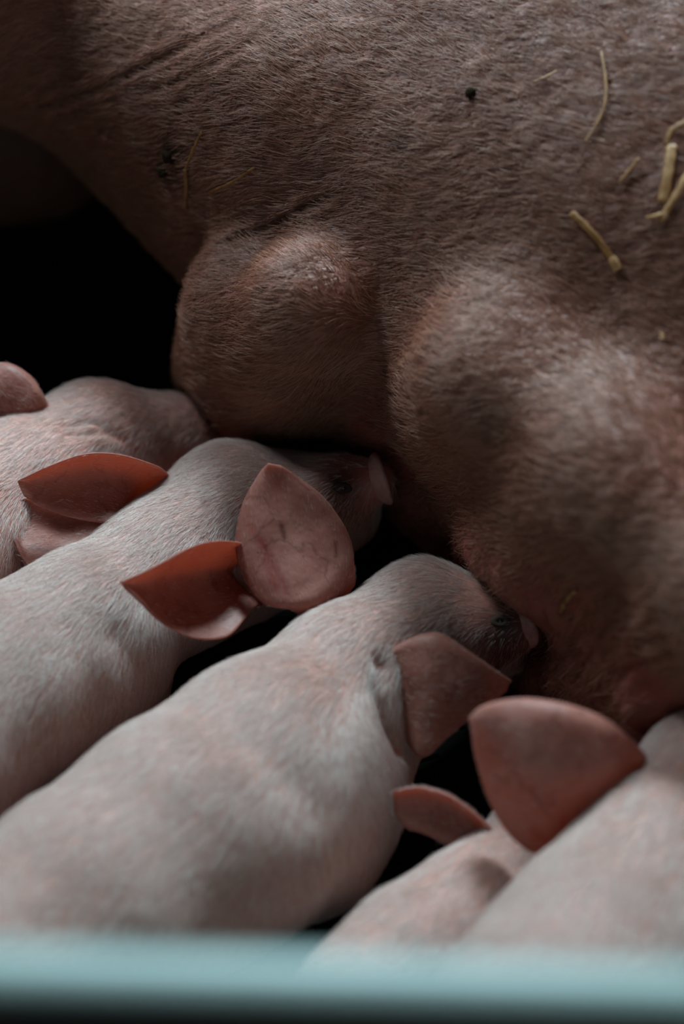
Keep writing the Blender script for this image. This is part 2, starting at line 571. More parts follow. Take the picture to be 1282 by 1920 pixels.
def build_sow():
    h = 0.0062
    P, lo = make_grid((-0.78, -0.62, -0.02), (1.02, 0.16, 0.53), h)
    def L(p): return to_local(p)
    F = d_capsule(P, (-0.42, -0.27, 0.205), (0.30, -0.265, 0.205), 0.195, 0.215)
    F = smin(F, d_ellipsoid(P, (-0.05, -0.25, 0.20), (0.55, 0.265, 0.205)), 0.05)
    F = smin(F, d_ellipsoid(P, (-0.50, -0.27, 0.20), (0.22, 0.25, 0.205)), 0.06)        # rump
    F = smin(F, d_ellipsoid(P, (0.42, -0.27, 0.20), (0.22, 0.23, 0.20)), 0.06)          # shoulder
    F = smin(F, d_capsule(P, (0.55, -0.30, 0.17), (0.74, -0.26, 0.14), 0.165, 0.12), 0.06)   # neck, head
    F = smin(F, d_capsule(P, (0.76, -0.25, 0.13), (0.95, -0.20, 0.09), 0.095, 0.055), 0.05)
    # upper hind thigh and shank
    F = smin(F, d_capsule(P, (-0.36, -0.18, 0.35), (-0.37, -0.01, 0.33), 0.14, 0.095), 0.06)
    F = smin(F, d_capsule(P, (-0.38, 0.00, 0.31), (-0.72, 0.04, 0.24), 0.07, 0.036), 0.04)
    F = smin(F, d_capsule(P, (-0.12, -0.055, 0.275), (-0.50, -0.03, 0.262), 0.055, 0.075), 0.05)   # flank fold
    # groin: the hollow below the raised thigh, in front of the first gland
    cav = d_ellipsoid(P, (-0.41, 0.035, 0.02), (0.30, 0.27, 0.155))
    F = smax(F, -cav, 0.035)
    # lower hind leg lying on the floor
    F = smin(F, d_capsule(P, (-0.50, -0.14, 0.07), (-0.62, 0.05, 0.045), 0.07, 0.04), 0.03)
    # front legs, beyond the right of the picture
    F = smin(F, d_capsule(P, (0.46, -0.08, 0.24), (0.55, 0.10, 0.18), 0.06, 0.036), 0.05)
    F = smin(F, d_capsule(P, (0.46, -0.08, 0.07), (0.58, 0.10, 0.045), 0.06, 0.036), 0.05)
    G = [  # udder glands: upper end and teat end (x, y, height, radius in px)
        ((580, 575, 0.220, 128), (500, 745, 0.095, 150), 0.022),
        ((470, 575, 0.185, 128), (445, 700, 0.10, 115), 0.02),
        ((895, 705, 0.231, 116), (790, 850, 0.112, 60), 0.06),
        ((1150, 900, 0.224, 130), (1010, 1060, 0.125, 75), 0.085),
        ((1370, 1130, 0.200, 140), (1260, 1280, 0.095, 85), 0.07),
    ]
    F = smin(F, d_capsule(P, (-0.02, -0.075, 0.085), (0.12, -0.055, 0.078), 0.07, 0.077), 0.06)   # udder floor
    F = smin(F, d_capsule(P, (0.16, -0.015, 0.072), (0.42, 0.00, 0.072), 0.072, 0.072), 0.05)
    for a, b, k in G:
        (pa, ra), (pb, rb) = ball(*a), ball(*b)
        F = smin(F, d_capsule(P, L(pa), L(pb), ra, rb), k)
    LATE = [((1245, 1275, 0.130, 62), (1205, 1325, 0.120, 50), 0.010), ((1008, 1128, 0.118, 24), (996, 1150, 0.104, 20), 0.010)]
    for chain in HEADS:   # the soft udder yields where a snout presses into it
        bs = [ball(*c) for c in chain]
        for (pa, ra), (pb, rb) in zip(bs[:-1], bs[1:]):
            F = smax(F, -d_capsule(P, L(pa), L(pb), ra * 1.06, rb * 1.15), 0.02)
    for a, b, k in LATE:
        (pa, ra), (pb, rb) = ball(*a), ball(*b)
        F = smin(F, d_capsule(P, L(pa), L(pb), ra, rb), k)
    V, Q = surface_nets(F, lo, h)
    V = relax(V, Q, 2)
    V[:, 2] = np.maximum(V[:, 2], 0.001)
    V, Q = subdivide(V, Q)
    V = O + V[:, :1] * A + V[:, 1:2] * NO + V[:, 2:] * np.array([0, 0, 1.0])
    return V, Q[:, ::-1].copy()   # the sow's frame is left-handed


def bvh_of(V, Q):
    return BVHTree.FromPolygons([tuple(v) for v in V.tolist()], Q.tolist())


def hit(bvh, px, py):
    d = ray(px, py)
    r = bvh.ray_cast(Vector(CAM), Vector(d).normalized())
    return (None, None) if r[0] is None else (np.array(r[0]), np.array(r[1]))


def polyline_dist(V, pts):
    best = np.full(len(V), 1e9)
    for a, b in zip(pts[:-1], pts[1:]):
        ba = b - a
        t = np.clip(((V - a) @ ba) / (ba @ ba + 1e-12), 0, 1)
        best = np.minimum(best, np.linalg.norm(V - a - t[:, None] * ba, axis=1))
    return best


def sow_relief(V, Q, bvh):
    N = normals(V, Q)
    near = in_view(V, 200)
    D = np.zeros(len(V))
    creases = [  # picture polyline, depth (m), width (m)
        ([(335, 560), (375, 490), (430, 455), (500, 425), (570, 388), (660, 345)], -0.0040, 0.0022),
        ([(500, 15), (400, 65), (300, 110), (200, 160), (90, 195), (0, 215)], -0.0036, 0.0026),
        ([(440, 75), (330, 125), (230, 175), (110, 215), (0, 245)], -0.003, 0.0024),
        ([(520, 60), (430, 105), (340, 150), (230, 190)], -0.002, 0.0022),
        ([(120, 130), (60, 190), (0, 200)], -0.002, 0.0025),
        ([(1282, 1060), (1230, 1110), (1170, 1180), (1120, 1250)], -0.002, 0.002),
        ([(1282, 1100), (1240, 1145), (1190, 1210), (1140, 1290)], -0.0028, 0.002),
        ([(1282, 1170), (1230, 1195), (1180, 1250), (1145, 1330)], -0.003, 0.002),
        ([(1282, 1215), (1225, 1232), (1170, 1262)], -0.003, 0.002),
        ([(1110, 1060), (1060, 1130), (1020, 1200), (985, 1270)], -0.0018, 0.002),
        ([(1160, 1080), (1100, 1150), (1060, 1220), (1010, 1300)], -0.0018, 0.002),
        ([(1200, 1100), (1140, 1175), (1090, 1250), (1060, 1320)], -0.0018, 0.002),
        ([(730, 860), (770, 885), (830, 880)], -0.002, 0.0022),
    ]
    for pl, dp, wd in creases:
        pts = [hit(bvh, *q)[0] for q in pl]
        pts = [p for p in pts if p is not None]
        if len(pts) < 2: continue
        sub = np.where(near)[0]
        d = polyline_dist(V[sub], pts)
        L0 = np.linalg.norm(pts[-1] - pts[0])
        e = np.clip((L0 * 0.5 + 0.002 - np.linalg.norm(V[sub] - (pts[0] + pts[-1]) / 2, axis=1)) / (0.3 * L0), 0, 1)
        d = d + noise3(V[sub], 60, 77, 1) * wd * 0.4
        e = e * e * (3 - 2 * e)
        D[sub] += e * ( dp * np.exp(-(d / wd) ** 2) - dp * 0.35 * np.exp(-((d - 2.1 * wd) / (1.2 * wd)) ** 2))
    # fine wrinkles running down to the teats on the lower belly
    sub = np.where(near)[0]
    Vl = V[sub] - O
    q = np.stack([Vl @ A * 1.0 + 0.30 * Vl[:, 2], Vl @ NO * 0.35, Vl[:, 2] * 0.35], 1)
    low = 1 / (1 + np.exp((V[sub][:, 2] - 0.15) / 0.02)) * 1 / (1 + np.exp(-((Vl @ A) - 0.03) / 0.03))
    D[sub] += noise3(q, 170, 21, 2) * 0.0030 * low
    D[sub] += noise3(V[sub], 22, 22, 3) * 0.0022
    D[sub] += noise3(V[sub], 120, 23, 2) * 0.0004
    return V + N * D[:, None]


def lathe(name, base, axis, prof, mat, parent=None, seg=20, colors=None):
    """surface of revolution; prof = [(distance along axis, radius)]"""
    base = np.asarray(base, float); axis = np.asarray(axis, float) / np.linalg.norm(axis)
    u = np.cross(axis, [0, 0, 1.0]); u = u / (np.linalg.norm(u) + 1e-9) if np.linalg.norm(u) > 1e-3 else np.array([1.0, 0, 0])
    w = np.cross(axis, u)
    vs, fs = [], []
    for t, r in prof:
        for i in range(seg):
            a = 2 * math.pi * i / seg
            vs.append(base + axis * t + (u * math.cos(a) + w * math.sin(a)) * max(r, 1e-5))
    for j in range(len(prof) - 1):
        for i in range(seg):
            a, b = j * seg + i, j * seg + (i + 1) % seg
            fs.append((a, b, b + seg, a + seg))
    fs.append(tuple(range(seg))[::-1]); fs.append(tuple(range((len(prof) - 1) * seg, len(prof) * seg)))
    return mesh_object(name, vs, fs, mat, parent, colors)


def sow_all():
    V, Q = build_sow()
    bvh = bvh_of(V, Q)
    V = sow_relief(V, Q, bvh)
    N = normals(V, Q)
    root = empty('sow', (0.22, 0.27, 0))
    tag(root, 'large brown-pink sow lying on her side and nursing the litter', 'pig')
    # tint: redder around the teats, dirty patches
    tint = np.ones((len(V), 3))
    def dab(px, py, r, mul, bv=bvh):
        p = hit(bv, px, py)[0]
        if p is None: return
        g = gauss(V, p, r)[:, None]
        tint[:] = tint * (1 - g) + tint * np.array(mul) * g
    for px, py, r in ((735, 850, 0.022), (1040, 1120, 0.022), (1215, 1270, 0.022), (690, 810, 0.018), (880, 1060, 0.02)):
        dab(px, py, r, (1.35, 0.95, 1.1))
    for px, py, r in ((750, 270, 0.006), (748, 262, 0.004), (1060, 545, 0.002), (780, 270, 0.003), (1052, 545, 0.0015), (1070, 1155, 0.0015), (1050, 1150, 0.0018), (1095, 1140, 0.0015), (285, 375, 0.003), (222, 440, 0.002)):
        dab(px, py, r, (0.35, 0.33, 0.32))
    dab(320, 275, 0.010, (0.25, 0.28, 0.22)); dab(308, 325, 0.009, (0.25, 0.28, 0.22)); dab(335, 300, 0.008, (0.3, 0.34, 0.25))
    dab(1085, 1130, 0.008, (1.15, 0.95, 0.6))
    mesh_object('body', V, Q, M['sow_skin'], root, tint)
    bvh2 = bvh_of(V, Q)

    def flow(P, N_):
        hgt = np.clip((0.24 - P[:, 2]) / 0.12, 0, 1)[:, None]
        rt = np.clip(((P - O) @ A) / 0.2, 0, 1)[:, None]
        D = -A[None] * (1 - 0.5 * hgt * rt) + np.array([[0, 0, -1.0]]) * (0.42 + 0.75 * hgt * rt)
        D = D - N_ * (D * N_).sum(1, keepdims=True)
        return D / np.linalg.norm(D, axis=1, keepdims=True)

    def keep(c):
        low = 1 / (1 + np.exp(-(c[:, 2] - 0.15) / 0.015))
        low = np.maximum(low, 1 / (1 + np.exp(((c - O) @ A - 0.04) / 0.02)) * 0.8)
        k = 0.10 + 0.90 * low
        for q in ((1225, 1310), (1003, 1140), (720, 870), (320, 275), (312, 325)):
            p = hit(bvh2, *q)[0]
            if p is not None: k = k * (1 - gauss(c, p, 0.014 if q[0] > 400 else 0.008))
        return k
    grow_hair('coat', V, Q, N, 230000, 0.0095, 0.00016, flow, 0.38, M['sow_hair'], root, keep, wave=0.55, seed=11)
    # teats
    for px, py, s, tip in ((196, 250, 0.0040, 0.004),):
        p, n = hit(bvh2, px, py)
        if p is None: continue
        ax = n * 0.8 + np.array([0, 0, -0.3])
        lathe('teat', p - n * 0.004, ax, [(0, s * 1.5), (0.003, s * 1.15), (0.004 + tip * 0.4, s), (0.004 + tip * 0.8, s * 0.9), (0.004 + tip, s * 0.55), (0.0042 + tip, 0)], M['sow_skin'], root)
    return root, bvh2


# ------------------------------------------------------------------ piglets
def catmull(pts, t):
    """pts (n,k), t in 0..1"""
    n = len(pts) - 1
    x = min(max(t * n, 0), n - 1e-6); i = int(x); f = x - i
    p0, p1, p2, p3 = (pts[max(i - 1, 0)], pts[i], pts[i + 1], pts[min(i + 2, n)])
    return 0.5 * ((2 * p1) + (-p0 + p2) * f + (2 * p0 - 5 * p1 + 4 * p2 - p3) * f * f + (-p0 + 3 * p1 - 3 * p2 + p3) * f ** 3)


def make_ear(parent, rows, cup, curl=0.0, thick=0.0011, hair_seed=0, hair=True, asym=0.5, hair_n=1300, marks=()):
    """rows base->tip: (Apx, Apy, Az, Bpx, Bpy, Bz). cup>0 bulges towards the viewer side"""
    RA = np.array([at(a, b, c) for a, b, c, *_ in rows]); RB = np.array([at(*r[3:6]) for r in rows])
    dn = np.array([FWD * 0.013 + np.array([0, 0, -0.006])])
    RA = np.concatenate([RA[:1] + (RA[0] - RA[1]) * 0.35 + dn, RA]); RB = np.concatenate([RB[:1] + (RB[0] - RB[1]) * 0.35 + dn, RB])
    nv, nu = 90, 60
    nA, nB = [], []
    for j in range(nv + 1):
        t = j / nv
        nA.append(catmull(RA, t)); nB.append(catmull(RB, t))
    nA, nB = np.array(nA), np.array(nB)
    mid = (nA + nB) / 2
    along = np.gradient(mid, axis=0)
    across = nB - nA
    nrm = np.cross(along.mean(0), across.mean(0)); nrm /= np.linalg.norm(nrm)
    if nrm @ (CAM - mid.mean(0)) < 0: nrm = -nrm
    S = np.zeros((nv + 1, nu + 1, 3))
    wmax = np.linalg.norm(across, axis=1).max()
    for j in range(nv + 1):
        t = j / nv
        w = np.linalg.norm(across[j])
        for i in range(nu + 1):
            u = i / nu
            bulge = (u ** asym * (1 - u)) * 4 * (0.5 ** (1 - asym)) if asym != 1 else 4 * u * (1 - u)
            c = cup * bulge * (w / wmax) * ((1 - 0.25 * t) if cup > 0 else (1.35 - 0.9 * t))
            c += curl * math.exp(-(u / 0.13) ** 2) * math.sin(math.pi * min(1, t * 1.05)) ** 0.5
            S[j, i] = nA[j] + across[j] * u + nrm * c
    flat = S.reshape(-1, 3)
    flat += nrm * (noise3(flat, 45, 31 + hair_seed, 2) * 0.0016)[:, None]
    S = flat.reshape(S.shape)
    # local normals and thickness that dies out to the rim
    du = np.gradient(S, axis=1); dv = np.gradient(S, axis=0)
    nl = np.cross(dv, du); nl /= np.linalg.norm(nl, axis=2, keepdims=True) + 1e-9
    U = np.linspace(0, 1, nu + 1)[None, :]; T = np.linspace(0, 1, nv + 1)[:, None]
    rim = np.minimum(np.minimum(U, 1 - U) / 0.10, (1 - T) / 0.06 + 0 * U)
    th = thick * np.sqrt(np.clip(rim, 0.06, 1)) * (1 + 1.0 * (1 - T) ** 2)
    f, b = S + nl * th[..., None], S - nl * th[..., None]
    V = np.concatenate([f.reshape(-1, 3), b.reshape(-1, 3)])
    m = (nv + 1) * (nu + 1)
    idx = np.arange(m).reshape(nv + 1, nu + 1)
    q = np.stack([idx[:-1, :-1], idx[1:, :-1], idx[1:, 1:], idx[:-1, 1:]], -1).reshape(-1, 4)
    Q = [q, q[:, ::-1] + m]
    border = list(idx[0, :]) + list(idx[1:, -1]) + list(idx[-1, -2::-1]) + list(idx[-2:0:-1, 0])
    border = np.array(border)
    nb = np.roll(border, -1)
    Q.append(np.stack([border, nb, nb + m, border + m], 1))
    Q = np.concatenate(Q)
    N = normals(V, Q)
    ctr = (N[:m] * nl.reshape(-1, 3)).sum()
    if ctr < 0:
        Q = Q[:, ::-1]; N = -N
    tint = np.ones((len(V), 3))
    if marks:
        eb = bvh_of(V, Q)
        for pl, wd, mul in marks:
            q = [hit(eb, *x)[0] for x in pl]; q = [x for x in q if x is not None]
            if not q: continue
            if len(q) == 1: q = [q[0], q[0] + 1e-4]
            g = np.exp(-(polyline_dist(V, q) / wd) ** 2)[:, None]
            tint = tint * (1 - g) + tint * np.array(mul) * g
    o = mesh_object('ear', V, Q, M['ear'], parent, tint)
    if hair:
        ax = (mid[-1] - mid[0]); ax /= np.linalg.norm(ax)
        def flow(P, N_):
            D = ax[None] - N_ * (N_ @ ax)[:, None]
            return D / (np.linalg.norm(D, axis=1, keepdims=True) + 1e-9)
        fz = grow_hair('ear_fuzz', V, Q, N, hair_n, 0.0032, 0.000045, flow, 0.5, M['piglet_hair'], o, None, 0.3, 50 + hair_seed)
        fz.parent = o
        # keep world placement: the fuzz is stored relative to the piglet's origin
        off = np.array(parent.location)
        pos = np.zeros(len(fz.data.points) * 3, np.float32)
        at_ = fz.data.attributes['position'].data
        at_.foreach_get('vector', pos)
        pos = pos.reshape(-1, 3) - off
        at_.foreach_set('vector', pos.astype(np.float32).ravel())
    return o


def make_piglet(label, spine, extra, eyes, snout, ears, hairs, tints=(), seed=0, hair_len=0.0075, folds=()):
    pts = [ball(*s) for s in spine]
    root = empty('piglet', tuple(np.array([pts[1][0][0], pts[1][0][1], 0.0])))
    tag(root, label, 'piglet', 'litter of suckling piglets')
    allp = np.array([p for p, r in pts] + [ball(*e[:4])[0] for e in extra] + [ball(*e[4:8])[0] for e in extra])
    rm = max(r for p, r in pts) + 0.02
    lo, hi = allp.min(0) - rm, allp.max(0) + rm
    lo[2] = -0.01
    h = 0.0034
    P, lo = make_grid(lo, hi, h)
    F = None
    for (a, ra), (b, rb) in zip(pts[:-1], pts[1:]):
        d = d_capsule(P, a, b, ra, rb)
        F = d if F is None else smin(F, d, 0.018)
    for e in extra:
        (a, ra), (b, rb) = ball(*e[:4]), ball(*e[4:8])
        F = smin(F, d_capsule(P, a, b, ra, rb), e[8] if len(e) > 8 else 0.02)
    V, Q = surface_nets(F, lo, h)
    V = relax(V, Q, 4)
    V[:, 2] = np.maximum(V[:, 2], 0.001)
    V, Q = subdivide(V, Q)
    N = normals(V, Q)
    D = noise3(V, 40, 60 + seed, 2) * 0.0006
    bv = bvh_of(V, Q)
    for pl, dp, wd in folds:
        q = [hit(bv, *x)[0] for x in pl]; q = [x for x in q if x is not None]
        if len(q) > 1:
            d = polyline_dist(V, q)
            D += dp * np.exp(-(d / wd) ** 2)
    V = V + N * D[:, None]
    N = normals(V, Q)
    tint = np.ones((len(V), 3))
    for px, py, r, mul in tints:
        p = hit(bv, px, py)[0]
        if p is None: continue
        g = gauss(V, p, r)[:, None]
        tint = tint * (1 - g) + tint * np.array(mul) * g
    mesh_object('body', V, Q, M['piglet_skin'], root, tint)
    sp = np.array([p for p, r in pts])

    head_i = len(sp) - 1

    def flow(Pn, N_):
        best = np.full(len(Pn), 1e9); T = np.zeros_like(Pn); C = np.zeros_like(Pn)
        for a, b in zip(sp[:-1], sp[1:]):
            ba = b - a; t = np.clip(((Pn - a) @ ba) / (ba @ ba), 0, 1)
            c = a + t[:, None] * ba
            d = np.linalg.norm(Pn - c, axis=1); k = 1 / (d ** 4 + 1e-9)
            T += k[:, None] * (ba / np.linalg.norm(ba)); m = d < best; C[m] = c[m]; best[m] = d[m]
        T /= np.linalg.norm(T, axis=1, keepdims=True)
        out = Pn - C; out /= np.linalg.norm(out, axis=1, keepdims=True) + 1e-9
        sidew = np.clip(1 - out[:, 2], 0, 1)[:, None] ** 0.7
        Dd = -T * (1.0 - 0.45 * sidew) + np.array([[0, 0, -1.0]]) * sidew * 1.15
        Dd = Dd - N_ * (Dd * N_).sum(1, keepdims=True)
        return Dd / (np.linalg.norm(Dd, axis=1, keepdims=True) + 1e-9)

    tip = sp[-1]

    def keep(c):
        d = np.linalg.norm(c - tip, axis=1)
        return 0.06 + 0.94 / (1 + np.exp(-(d - 0.036) / 0.005))
    grow_hair('coat', V, Q, N, hairs, hair_len, 0.000062, flow, 0.26, M['piglet_hair'], root, keep, wave=0.16, seed=seed + 5)
    for px, py in eyes:
        p, n = hit(bv, px, py)
        if p is None: continue
        ax = n
        rr = 0.0027
        e = lathe('eye', p - n * 0.0036, ax, [(0, rr), (0.0016, rr * 0.98), (0.003, rr * 0.8), (0.0041, rr * 0.45), (0.0045, 0)], M['eye'], root)
        # eyelid rim
        vs, fs = [], []
        u = np.cross(n, [0, 0, 1.0]); u /= np.linalg.norm(u); w = np.cross(n, u)
        for i in range(24):
            a = 2 * math.pi * i / 24
            dr = u * math.cos(a) * 1.35 + w * math.sin(a) * 0.8
            for j in range(8):
                b = 2 * math.pi * j / 8
                vs.append(p + dr * rr + dr * 0.0016 * math.cos(b) + n * (0.0012 * math.sin(b)))
        for i in range(24):
            for j in range(8):
                a0, a1 = i * 8 + j, i * 8 + (j + 1) % 8; b0, b1 = ((i + 1) % 24) * 8 + j, ((i + 1) % 24) * 8 + (j + 1) % 8
                fs.append((a0, a1, b1, b0))
        mesh_object('eyelid', vs, fs, M['lid'], e if False else root)
    # snout disc with two nostrils: a flared rim at the end of the muzzle
    if snout:
        spx, spy, sz, srad, dirv = snout
        c, r = ball(spx, spy, sz, srad)
        d = np.array(dirv, float); d /= np.linalg.norm(d)
        so = lathe('snout_disc', c - d * 0.007, d, [(0, r * 0.70), (0.003, r * 0.82), (0.0055, r * 0.98), (0.0075, r * 1.04), (0.0092, r * 1.0), (0.0102, r * 0.86), (0.0098, r * 0.6), (0.0092, r * 0.3), (0.0090, 0)], M['snout'], root, 32)
        u = np.cross(d, [0, 0, 1.0]); u /= np.linalg.norm(u)
        for sgn in (-1, 1):
            pc = c + d * 0.0022 + u * sgn * r * 0.42
            lathe('nostril', pc, d, [(0, 0.0018), (0.0006, 0.0022), (0.0012, 0.0012), (0.0013, 0)], M['eye'], so)
            bpy.context.view_layer.update()
    for k, (rows, cup, curl, *mk) in enumerate(ears):
        make_ear(root, rows, cup, curl, hair_seed=seed * 3 + k, marks=mk[0] if mk else ())
    return root


def fix_nested():
    """children of parts were stored relative to their own parent part; parts sit at the thing's origin"""
    for o in COL.objects:
        if o.parent and o.parent.parent and o.type == 'MESH':
            off = o.parent.parent.location
            o.location = (-off[0], -off[1], -off[2])


build_setting()
build_panel()
sow, SOW = sow_all()

# --- piglet in the middle, nearest whole animal
make_piglet('middle piglet, whole back in view, snout on the udder, ear raised over its neighbour',
    [(-140, 1960, 0.080, 150), (0, 1850, 0.086, 218), (175, 1712, 0.088, 226), (350, 1572, 0.088, 222), (500, 1432, 0.090, 190),
     (650, 1272, 0.092, 128), (795, 1172, 0.088, 112), (900, 1178, 0.090, 72), (966, 1176, 0.098, 48)],
    [(500, 1560, 0.075, 160, 590, 1590, 0.050, 118, 0.04), (580, 1600, 0.045, 80, 600, 1640, 0.022, 50, 0.02),
     (700, 1290, 0.075, 105, 790, 1260, 0.065, 80, 0.02), (850, 1220, 0.065, 70, 955, 1215, 0.060, 48, 0.02),
     (690, 1330, 0.065, 95, 660, 1480, 0.060, 95, 0.03),
     (60, 1960, 0.05, 130, 40, 2000, 0.03, 80, 0.03)],
    [(938, 1165)],
    (976, 1174, 0.100, 46, (0.75, 0.55, 0.05)),
    [([(545, 1142, .118, 662, 1058, .118), (482, 1122, .122, 657, 1015, .130), (443, 1040, .136, 636, 972, .143), (452, 950, .155, 602, 928, .157), (484, 892, .170, 556, 893, .168), (504, 869, .178, 524, 872, .176)], 0.014, 0.0, [([(528, 985), (533, 1008)], 0.0016, (0.3, 0.3, 0.3)), ([(629, 1020), (630, 1040)], 0.0012, (0.4, 0.35, 0.35)), ([(490, 1010), (520, 1070), (540, 1110)], 0.002, (0.75, 0.55, 0.6)), ([(470, 985), (500, 1040), (515, 1100)], 0.0025, (0.9, 0.65, 0.65))]),
     ([(733, 1222, .118, 722, 1322, .092), (775, 1196, .126, 750, 1372, .088), (825, 1186, .130, 790, 1420, .084), (872, 1214, .126, 838, 1384, .090), (920, 1248, .118, 892, 1338, .096), (958, 1276, .108, 950, 1296, .103)], 0.010, 0.004)],
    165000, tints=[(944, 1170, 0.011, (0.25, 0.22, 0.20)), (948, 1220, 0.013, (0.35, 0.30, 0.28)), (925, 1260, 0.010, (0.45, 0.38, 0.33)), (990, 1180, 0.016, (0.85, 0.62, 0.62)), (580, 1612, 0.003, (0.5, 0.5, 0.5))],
    seed=1, folds=[([(480, 1400), (530, 1450), (590, 1510)], -0.0018, 0.012), ([(715, 1240), (708, 1290), (722, 1350), (745, 1400)], -0.004, 0.006)])

# --- piglet behind it
make_piglet('second piglet from the left, pale head lit from above, snout lifted against the udder',
    [(-420, 1610, 0.080, 130), (-270, 1500, 0.088, 172), (-135, 1400, 0.090, 178), (2, 1292, 0.090, 172), (150, 1192, 0.092, 146),
     (310, 1075, 0.092, 128), (440, 962, 0.092, 124), (570, 945, 0.092, 80), (640, 920, 0.112, 56), (700, 902, 0.124, 42)],
    [(350, 1080, 0.070, 120, 460, 1060, 0.065, 100, 0.03), (560, 990, 0.075, 80, 655, 965, 0.080, 50, 0.03),
     (170, 1260, 0.070, 120, 215, 1300, 0.045, 90, 0.03), (215, 1310, 0.04, 62, 225, 1350, 0.022, 48, 0.02)],
    [(642, 915)],
    (714, 898, 0.126, 50, (0.93, 0.22, 0.22)),
    [([(288, 874, .138, 222, 982, .122), (215, 852, .152, 175, 978, .126), (150, 852, .158, 125, 968, .130), (88, 874, .156, 82, 952, .134), (34, 902, .148, 46, 930, .142)], -0.010, 0.006),
     ([(448, 1026, .134, 475, 1140, .112), (395, 1020, .150, 428, 1192, .116), (342, 1030, .158, 360, 1196, .124), (290, 1058, .158, 300, 1165, .134), (250, 1080, .154, 262, 1128, .144), (226, 1090, .150, 234, 1102, .148)], -0.022, 0.010,
     [([(a, b)], 0.0009, (0.4, 0.33, 0.33)) for a, b in ((315, 1105), (322, 1062), (360, 1170), (350, 1178), (368, 1150), (378, 1172), (392, 1178), (340, 1160), (312, 1150), (405, 1160))])],
    165000, tints=[(642, 915, 0.008, (0.4, 0.36, 0.34)), (640, 960, 0.014, (0.45, 0.38, 0.32)), (625, 900, 0.007, (0.5, 0.42, 0.36)), (690, 890, 0.016, (0.9, 0.6, 0.58)), (330, 1230, .004, (.8, .75, .7))],
    seed=2, folds=[([(220, 1190), (250, 1230), (290, 1270)], -0.0018, 0.011), ([(600, 900), (615, 950)], -0.0015, 0.002), ([(625, 890), (640, 940)], -0.0015, 0.002), ([(650, 880), (668, 940)], -0.0015, 0.002)])

# --- piglet farthest left
make_piglet('blurred piglet at the far left, head reaching into the dark hollow below the sow',
    [(-420, 1230, 0.080, 130), (-270, 1130, 0.085, 185), (-120, 1040, 0.088, 185), (50, 935, 0.090, 148), (185, 852, 0.090, 128),
     (320, 835, 0.080, 85), (420, 835, 0.070, 52)],
    [(100, 950, 0.075, 110, 200, 920, 0.065, 95, 0.03)],
    [], (432, 835, 0.070, 45, (0.9, 0.3, -0.1)),
    [([(82, 744, .142, 25, 800, .126), (58, 706, .152, -20, 795, .130), (12, 680, .158, -60, 780, .136), (-40, 690, .154, -80, 740, .142)], 0.008, 0.0),
     ([(220, 950, .118, 205, 1010, .105), (150, 945, .124, 140, 1055, .104), (88, 935, .130, 85, 1072, .108), (44, 935, .130, 48, 1055, .112), (22, 960, .126, 26, 1010, .120)], -0.010, 0.0)],
    65000, seed=3, folds=[([(120, 800), (170, 790), (230, 815)], -0.0015, 0.003), ([(130, 815), (190, 810), (240, 830)], -0.0015, 0.003), ([(180, 845), (260, 850)], -0.001, 0.003)])

# --- piglet at the right edge, nearest to the camera
make_piglet('large pale piglet at the right edge with one broad veined ear spread sideways',
    [(850, 2220, 0.080, 160), (960, 2060, 0.092, 225), (1060, 1920, 0.098, 225), (1150, 1785, 0.102, 205), (1245, 1640, 0.108, 168),
     (1335, 1475, 0.108, 132), (1440, 1420, 0.095, 85), (1520, 1390, 0.085, 52)],
    [(1300, 1700, 0.085, 150, 1330, 1760, 0.06, 120, 0.03)],
    [], (1530, 1388, 0.085, 48, (0.75, 0.6, 0.0)),
    [([(1194, 1402, .140, 1204, 1465, .124), (1140, 1352, .164, 1150, 1512, .124), (1075, 1324, .172, 1085, 1562, .116), (1010, 1311, .174, 1020, 1604, .106), (950, 1312, .170, 955, 1565, .110), (902, 1325, .162, 908, 1480, .122), (878, 1348, .152, 886, 1390, .142)], 0.012, 0.0,
     [([(905, 1402), (935, 1412), (962, 1440), (975, 1468), (1000, 1490), (1020, 1520), (1050, 1555)], 0.0011, (0.62, 0.58, 0.66)),
      ([(940, 1462), (975, 1470)], 0.001, (0.7, 0.66, 0.72)), ([(1000, 1490), (1035, 1530), (1070, 1545)], 0.0009, (0.65, 0.6, 0.66)),
      ([(1000, 1480)], 0.0016, (0.75, 0.6, 0.6)), ([(1037, 1506)], 0.0016, (0.35, 0.3, 0.3)), ([(1052, 1530), (1062, 1560)], 0.0022, (0.95, 0.55, 0.6)),
      ([(1000, 1555), (1015, 1575)], 0.002, (0.7, 0.5, 0.5))])],
    115000, seed=4, folds=[([(1190, 1470), (1160, 1520)], -0.002, 0.005)])

# --- small piglet squeezed in between
make_piglet('small piglet squeezed low between two larger littermates, ear against the dark gap',
    [(590, 2010, 0.052, 100), (690, 1900, 0.058, 135), (790, 1810, 0.060, 140), (895, 1715, 0.062, 118), (965, 1640, 0.062, 88),
     (1020, 1560, 0.058, 78), (1060, 1500, 0.050, 50), (1085, 1460, 0.045, 32)],
    [(820, 1830, 0.05, 110, 830, 1850, 0.03, 70, 0.02)],
    [], (1090, 1452, 0.045, 28, (0.5, 0.8, 0)),
    [([(928, 1560, .084, 892, 1612, .070), (880, 1512, .094, 845, 1590, .072), (835, 1484, .098, 800, 1566, .074), (785, 1472, .098, 762, 1552, .076), (736, 1486, .092, 740, 1528, .080)], -0.006, 0.004)],
    45000, seed=5)
fix_nested()


